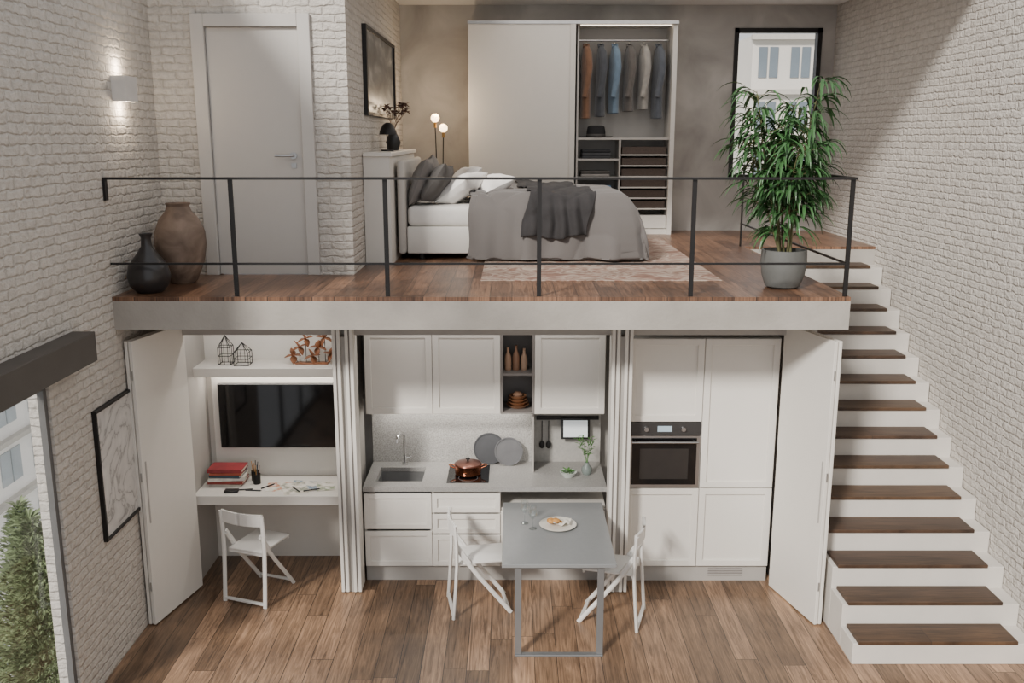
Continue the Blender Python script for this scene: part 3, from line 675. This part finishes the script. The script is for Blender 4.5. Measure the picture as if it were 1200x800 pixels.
def jacket(x,col,ln,k):
    r=root('hanging_jacket',(x,11.36,4.86-.06-ln),'%s jacket hanging on the wardrobe rail'%k,'jacket','jackets on the wardrobe rail')
    m=plain('cloth_'+k.replace(' ','_'),col,.9,var=.15,scale=20,bump=.3,bscale=120,sheen=.3)
    zt=4.80
    g=G(); n=10; seg=20; rings=[]
    for i in range(n+1):
        t=i/n; z=zt-ln*t
        wy=.03+.145*min(1,(t*7))**.6 if t<.15 else .17+.012*math.sin(t*5)
        wx=.026+.024*min(1,t*5)+.014*t
        rings.append([g.bm.verts.new((x+wx*math.cos(2*math.pi*q/seg)*(1+.3*noise.noise(Vector((x*9,q*.9,t*2)))),11.36+wy*math.sin(2*math.pi*q/seg),z)) for q in range(seg)])
    for a,b in zip(rings,rings[1:]):
        for q in range(seg): g.bm.faces.new((a[q],a[(q+1)%seg],b[(q+1)%seg],b[q]))
    g.bm.faces.new(rings[0]); 
    g.out('jacket_body',m,r)
    for sg in (-1,1):
        g=G(); g.tube([(x,11.36+sg*.11,zt-.03),(x+.012,11.36+sg*.155,zt-.09),(x+.026,11.36+sg*.175,zt-.25),(x+.008,11.36+sg*.18,zt-.42),(x-.022,11.36+sg*.175,zt-.58)],[.03,.044,.042,.037,.031],12)
        g.out('sleeve',m,r)
    g=G(); g.tube([(x-.025,11.32,zt-.02),(x-.03,11.36,zt+.012),(x+.03,11.36,zt+.012),(x+.025,11.32,zt-.02),(x,11.27,zt-.09)],.014,8); g.out('collar',m,r)
    g=G(); g.tube([(x,11.36,zt+.0),(x,11.36,zt+.035),(x,11.375,zt+.065),(x,11.36,zt+.075),(x,11.345,zt+.065)],.003,6); g.out('hanger_hook',CHROME,r)
for x,c,l,k in ((.86,'#74543f',.82,'rust brown'),(1.03,'#45484d',.80,'dark navy'),(1.19,'#667a8c',.76,'blue denim'),(1.36,'#5c5753',.74,'dark grey'),(1.53,'#97938d',.72,'light grey'),(1.70,'#535860',.82,'slate blue')): jacket(x,c,l,k)
h=root('hat',(.99,11.3,3.76),'black wide brimmed felt hat on the wardrobe shelf','hat')
HM=plain('black_felt','#232224',.9)
G().lathe([(0,.0),(.18,.0),(.20,.016),(.18,.014),(.115,.014),(.11,.07),(.10,.125),(.07,.14),(.03,.125),(0,.12)],(.99,11.34,3.76),32).out('hat_body',HM,h)
G().lathe([(.1155,.016),(.1125,.042)],(.99,11.34,3.76),32).out('hat_band',plain('hat_band','#4a4644',.7),h)
for (x,z,cols,nm) in ((.99,3.52,('#3b3c3f','#46474a','#2f3033'),'dark grey'),(.98,3.31,('#8f8a87','#55524f'),'grey'),(1.0,3.07,('#44586e','#5e7690','#37485c','#7290ae'),'blue')):
    for k,c in enumerate(cols):
        G().box(x-.17,x+.17,11.19,11.48,z+k*.035,z+k*.035+.034,.014,2).out('folded_shirt',plain('fold_'+c[1:],c,.9,var=.1,bump=.2),label='%s folded garment stacked on a wardrobe shelf'%nm,cat='clothing',group='folded clothes in the wardrobe')
# headboard cabinet
hc=root('headboard_cabinet',(-1.2,9.4,ZB),'tall white storage shelf standing behind the bed','cabinet')
g=G().box(XS+.006,-1.08,8.42,10.55,ZB,3.60); g.out('body',WHITE2,hc,smooth=False)
G().box(XS+.006,-1.06,8.40,10.57,3.60,3.635,.003).out('top',WHITE,hc,smooth=False)
# bed
bd=root('bed',(0,9.5,ZB),'white double bed with padded headboard','bed')
ZM=3.14
G().box(-.98,1.0,8.77,10.30,2.70,2.95,.015,2).out('bed_base',WHITE,bd)
G().box(-1.055,-.985,8.70,10.37,2.70,3.56,.03,3).out('headboard',plain('headboard_fabric','#b9b5af',.85,var=.04,bump=.2,bscale=150),bd)
for x,y in ((-.85,8.85),(.9,8.85),(-.85,10.2),(.9,10.2)): G().cyl((x,y,ZB+.008 if x>-.25 else ZB),(x,y,2.705),.03).out('leg',BLACKM,bd)
mt=G().box(-.975,.98,8.79,10.28,2.95,ZM,.05,4).out('mattress',plain('white_sheet','#dedbd6',.9,var=.03,bump=.15,bscale=14),label='mattress covered with a white sheet on the bed',cat='mattress')
Y0,Y1,XF=8.73,10.34,1.00; fall=.09
def duv(a,b,off=0,extra=0,seed=1.7):
    dx=max(0,a-XF); dn=max(0,Y0-b); df=max(0,b-Y1)
    x=min(a,XF)+fall*(1-math.exp(-dx/fall)); y=max(min(b,Y1),Y0)-fall*(1-math.exp(-dn/fall))+fall*(1-math.exp(-df/fall))
    d=max(dx,dn,df); z=ZM+.05-(d-fall*(1-math.exp(-d/fall)))
    w=min(1,d*6)
    n1=noise.noise(Vector((a*1.6+b*.9,b*1.4,seed)))*.5+.5
    c1=abs(noise.noise(Vector((a*2.2+b*1.1,b*1.5-a*.7,seed+4)))); c2=abs(noise.noise(Vector((a*1.4-b*1.8,b*2.8,seed+9))))
    top=.06*n1+.05-.045*math.exp(-c1*9)-.03*math.exp(-c2*9)
    z+=(max(top,-.005)+extra*.15)*(1-w)+.03*w+off*(1-w)
    dd=min(d,.5)
    side=.2*dd*noise.noise(Vector((a*3.2,d*.7,seed+3)))+.07*dd*noise.noise(Vector((a*7,d*.9,seed)))+.10*d+.02-.015*math.exp(-c1*9)*w
    side2=.2*dd*noise.noise(Vector((b*3.2,d*.7,seed+3)))+.07*dd*noise.noise(Vector((b*7,d*.9,seed)))+.14*d+.02
    side=max(-.015,side)+extra; side2=max(-.015,side2)+extra
    if dn>0: y-=(side+off)*w
    if df>0: y+=(side+off)*w
    if dx>0: x+=(side2+off)*w
    return x,y,z
def fd(u,v):
    a=-.42+(1.00+.60+.42)*u+.04*math.sin(v*7)+.015*math.sin(v*31); b=8.08+(10.97-8.08)*v
    x,y,z=duv(a,b)
    if u<.03: z-=.02
    z=max(z,ZB+.025+.015*(noise.noise(Vector((x*9,y*9,0)))+.5))
    return Vector((x,y,z))
G().grid(fd,150,180).out('duvet',plain('grey_linen','#615d5b',.95,var=.03,scale=3,bump=.2,bscale=180,sheen=.15),label='rumpled grey linen duvet spread over the bed',cat='duvet',solid=.02)
def ft(u,v):
    b=8.30+(10.7-8.30)*v+.02*math.sin(u*9); a=.10+.60*u+.06*math.sin(b*3)+.02*math.sin(b*11)
    ex=.022*(1+math.sin(a*46+4*noise.noise(Vector((a*2,b*2,1)))))+.03*abs(noise.noise(Vector((a*6,b*4,8))))
    x,y,z=duv(a,b,.022,ex)
    return Vector((x,y,max(z,ZB+.06)))
G().grid(ft,90,170).out('throw_blanket',plain('charcoal_knit','#2e2c2d',.95,var=.15,bump=.5,bscale=120),label='dark charcoal knitted throw laid across the bed',cat='blanket',solid=.012)
def pillow(c,sz,rot,col,label,name='pillow',k=0):
    g=G(); a,b,t=sz
    for sgn in (1,-1):
        def f(u,v):
            x=2*u-1;y=2*v-1
            th=max(0,(1-abs(x)**3.0))**.6*max(0,(1-abs(y)**3.0))**.6
            e=1-.08*(1-x*x)*abs(y)**4
            e2=1-.08*(1-y*y)*abs(x)**4
            n_=noise.noise(Vector((x*2.2+k,y*2.2,k*3.1+sgn)))*.28+noise.noise(Vector((x*5+k,y*5,k*3.1+sgn)))*.1
            return Vector((x*a/2*e2,y*b/2*e,sgn*t/2*th*(1+n_)))
        g.grid(f,26,26)
    bmesh.ops.remove_doubles(g.bm,verts=g.bm.verts,dist=1e-4)
    return g.out(name,plain('pillow_cloth_%d'%k,col,.95,var=.04,bump=.3,bscale=10),world=False,loc=c,rot=rot,label=label,cat='pillow',group='pillows on the bed')
def prot(tilt,yaw=0,roll=0): return (Matrix.Rotation(yaw,4,'Z')@Matrix.Rotation(-tilt,4,'Y')@Matrix.Rotation(roll,4,'Z')).to_euler()
pillow((-.87,9.12,ZM+.22),(.46,.68,.16),prot(R(68),0),'#7d7976','grey pillow propped on the headboard',k=1)
pillow((-.87,9.90,ZM+.22),(.46,.68,.16),prot(R(72),0,R(5)),'#8a8683','light grey pillow propped on the headboard',k=2)
pillow((-.71,9.02,ZM+.20),(.42,.50,.17),prot(R(56),R(-8),R(6)),'#5b5856','dark grey pillow leaning at the head of the bed',k=3)
pillow((-.49,9.18,ZM+.15),(.42,.56,.20),prot(R(34),R(-14),R(-6)),'#ebe8e4','white pillow leaning on grey pillows',k=4)
pillow((-.52,9.84,ZM+.17),(.42,.58,.20),prot(R(40),R(8),R(8)),'#ebe8e4','white pillow at the far side of the bed',k=5)
pillow((-.22,9.36,ZM+.16),(.38,.48,.18),prot(R(20),R(22),R(12)),'#e4e0dc','small white cushion resting on the bed',k=6)
lp=root('table_lamp',(-1.19,9.15,3.635),'small black metal lamp on the white shelf','lamp')
G().cyl((-1.19,9.15,3.635),(-1.19,9.15,3.65),.06).out('base',BLACKM,lp)
G().tube([(-1.19,9.15,3.65),(-1.19,9.15,3.80),(-1.18,9.12,3.86)],.006).out('pole',BLACKM,lp)
G().lathe([(.02,.30),(.05,.28),(.08,.22),(.085,.19),(.08,.19),(.045,.27),(0,.29)],(-1.17,9.08,3.60),24).out('lamp_shade',BLACKM,lp)
vb=root('flower_vase',(-1.19,9.62,3.635),'black vase with dried flowers on the white shelf','vase')
G().lathe([(0,0),(.05,0),(.075,.08),(.05,.15),(.03,.19),(.035,.2),(.025,.19),(0,.1)],(-1.19,9.62,3.635)).out('vase',BLACKP,vb)
g=G()
for k in range(12):
    a=k*.7; t=(-1.16+.10*math.cos(a),9.62+.16*math.sin(a),3.98+.12*random.random())
    g.tube([(-1.19,9.62,3.80),(-1.18+.03*math.cos(a),9.62+.04*math.sin(a),3.9),t],.0025,5)
    for j in range(8):
        b_=random.random()*6.28; g.leaf(t,(math.cos(b_),math.sin(b_),random.uniform(-.5,.8)),.06,.03,.5,3)
g.out('dried_flowers',plain('dried_brown','#5b4034',.8,var=.3),vb,smooth=False)
fl=root('floor_lamp',(-.82,10.85,ZB),'slim black floor lamp with two round glowing bulbs','lamp')
G().cyl((-.82,10.85,ZB),(-.82,10.85,ZB+.02),.13,seg=28).out('base',BLACKM,fl)
BULB=emit('bulb_glow','#ffd9a8',7)
for dx,zt in ((-.045,3.93),(.045,3.82)):
    G().tube([(-.82,10.85,ZB+.02),(-.82+dx*.5,10.85,ZB+.3),(-.82+dx,10.85,zt-.05)],.006).out('pole',BLACKM,fl)
    G().cyl((-.82+dx,10.85,zt-.06),(-.82+dx,10.85,zt-.0),.016).out('socket',plain('brass','#a8834f',.3,1),fl)
    G().ball((-.82+dx,10.85,zt+.045),.048).out('bulb',BULB,fl)
# ---------------------------------------------------------------- outside
GR=plain('outside_ground','#c5c6c2',.9,var=.1,scale=.2)
def building(x0,x1,y0,y1,z0,z1,face,nw,nh,label,fc,gc):
    r=root('building',((x0+x1)/2,(y0+y1)/2,z0),label,'building')
    G().box(x0,x1,y0,y1,z0,z1).out('facade',plain('facade_white'+face,fc,.8,var=.05,scale=1),r,smooth=False)
    WM=plain('facade_glass'+face,gc,.3,var=.1,scale=1); SM=plain('facade_band'+face,'#bdb8b0',.8); first=None
    w=.30*((x1-x0) if face=='Y' else (y1-y0))/nw; hh=.28*(z1-z0)/nh
    for j in range(nh):
        z=z0+(z1-z0)*(j+1)/nh
        g=G()
        if face=='Y': g.box(x0-.05,x1+.05,y0-.18,y0+.02,z-.12,z)
        else: g.box(x1-.02,x1+.18,y0-.05,y1+.05,z-.12,z)
        g.out('floor_band',SM,r,smooth=False)
    for i in range(nw):
        for j in range(nh):
            z=z0+(z1-z0)*(j+.5)/nh
            if face=='Y': c=(x0+(x1-x0)*(i+.5)/nw,y0,z)
            else: c=(x1,y0+(y1-y0)*(i+.5)/nw,z)
            lc=Vector(c)-Vector(r.location)
            if first is None:
                g=G(); 
                if face=='Y': g.box(-w,-.03,-.03,.02,-hh,hh); g.box(.03,w,-.03,.02,-hh,hh)
                else: g.box(-.02,.03,-w,-.03,-hh,hh); g.box(-.02,.03,.03,w,-hh,hh)
                first=g.out('window',WM,r,world=False,smooth=False); first.location=lc
            else:
                n=first.copy(); COL.objects.link(n); n.parent=r; n.location=lc
building(5.9,13,24,30,-8,6.2,'Y',9,11,'pale apartment building seen through the bedroom window','#d5d0c8','#6d7881')
building(-22,-12.5,12,34,-14,4,'X',14,12,'pale apartment building seen through the tall window','#f0ede8','#a3abb0')
FOL=plain('tree_green','#6d7b58',.85,var=.5,scale=5)
random.seed(5)
def tree(x,y,zb,zt,rad,label):
    r=root('tree',(x,y,zb),label,'tree')
    G().tube([(x,y,zb),(x,y,zb+.35*(zt-zb))],[.08,.05],8).out('trunk',plain('bark','#6b5d50',.9),r)
    g=G()
    for k in range(7000):
        t=random.random()**.7; a=random.random()*6.28; z=zt-(zt-zb)*.9*t; rr=rad*(.05+.95*t**.8)*random.uniform(.2,1)*(1+.18*math.sin(z*9+a*3))
        g.leaf((x+rr*math.cos(a),y+rr*math.sin(a),z),(math.cos(a),math.sin(a),random.uniform(.0,1.2)),.12,.045,.6,2)
    g.out('foliage',FOL,r,smooth=False)
tree(-5.05,9.2,-4,-.1,.95,'green conical conifer outside the tall window')
tree(-6.6,11.8,-6,-1.0,1.0,'green conifer tree outside the tall window')
tree(6.9,19,-6,3.9,1.5,'green tree outside the bedroom window')
G().box(-60,60,-30,70,-14.3,-14).out('ground',GR,label='pale paved ground far outside the windows',cat='ground',kind='structure',smooth=False)
# ---------------------------------------------------------------- lights
def area(name,loc,rot,sx,sy,e,col=(1,1,1),target=None):
    l=bpy.data.lights.new(name,'AREA'); l.shape='RECTANGLE'; l.size=sx; l.size_y=sy; l.energy=e; l.color=col
    o=bpy.data.objects.new(name,l); COL.objects.link(o); o.location=loc
    if target: o.rotation_euler=(Vector(target)-Vector(loc)).to_track_quat('-Z','Y').to_euler()
    else: o.rotation_euler=rot
    return o
def point(name,loc,e,col,r=.03):
    l=bpy.data.lights.new(name,'POINT'); l.energy=e; l.color=col; l.shadow_soft_size=r
    o=bpy.data.objects.new(name,l); COL.objects.link(o); o.location=loc
area('shelf_led_light',(-2.03,7.93,1.77),(R(-20),0,0),1.2,.03,6,(1,.93,.84))
area('niche_fill_light',(-2.03,7.56,2.38),(R(20),0,0),1.2,.05,5,(1,.95,.9))  # fill added under the valance to lift the shaded niche shelf
area('kitchen_top_fill_light',(-.2,7.56,2.38),(R(10),0,0),2.0,.05,3.5,(1,.96,.92))  # faint fill added to brighten the upper kitchen doors
area('splashback_led_light',(-.53,8.0,1.425),(0,0,0),1.3,.03,6,(1,.95,.88))
area('bedroom_fill_light',(1.2,9.6,5.26),(0,0,0),2.6,2.6,36,(1,.96,.92))  # soft fill added under the ceiling to brighten the bedroom, no fixture
point('sconce_light_up',(XL+.06,7.09,4.26),4.5,(1,.82,.62)); point('sconce_light_down',(XL+.06,7.09,3.97),4.5,(1,.82,.62))
point('bulb_light',(-.82,10.8,4.1),13,(1,.76,.5),.05)
sun=bpy.data.lights.new('sun','SUN'); sun.energy=5.2; sun.angle=R(8); sun.color=(1,.95,.88)
so=bpy.data.objects.new('sun',sun); COL.objects.link(so); so.rotation_euler=Vector((.42,.70,-.5)).to_track_quat('-Z','Y').to_euler()
W=bpy.data.worlds.new('World'); SC.world=W; W.use_nodes=True
bg=W.node_tree.nodes['Background']; bg.inputs[0].default_value=(.96,.975,1,1); bg.inputs[1].default_value=1.0
# ---------------------------------------------------------------- camera
cam=bpy.data.cameras.new('camera'); co=bpy.data.objects.new('camera',cam); COL.objects.link(co)
cam.sensor_width=36; cam.lens=33.0; co.location=(0,0,H); co.rotation_euler=(R(90-12.3),0,0); cam.clip_end=200
SC.camera=co
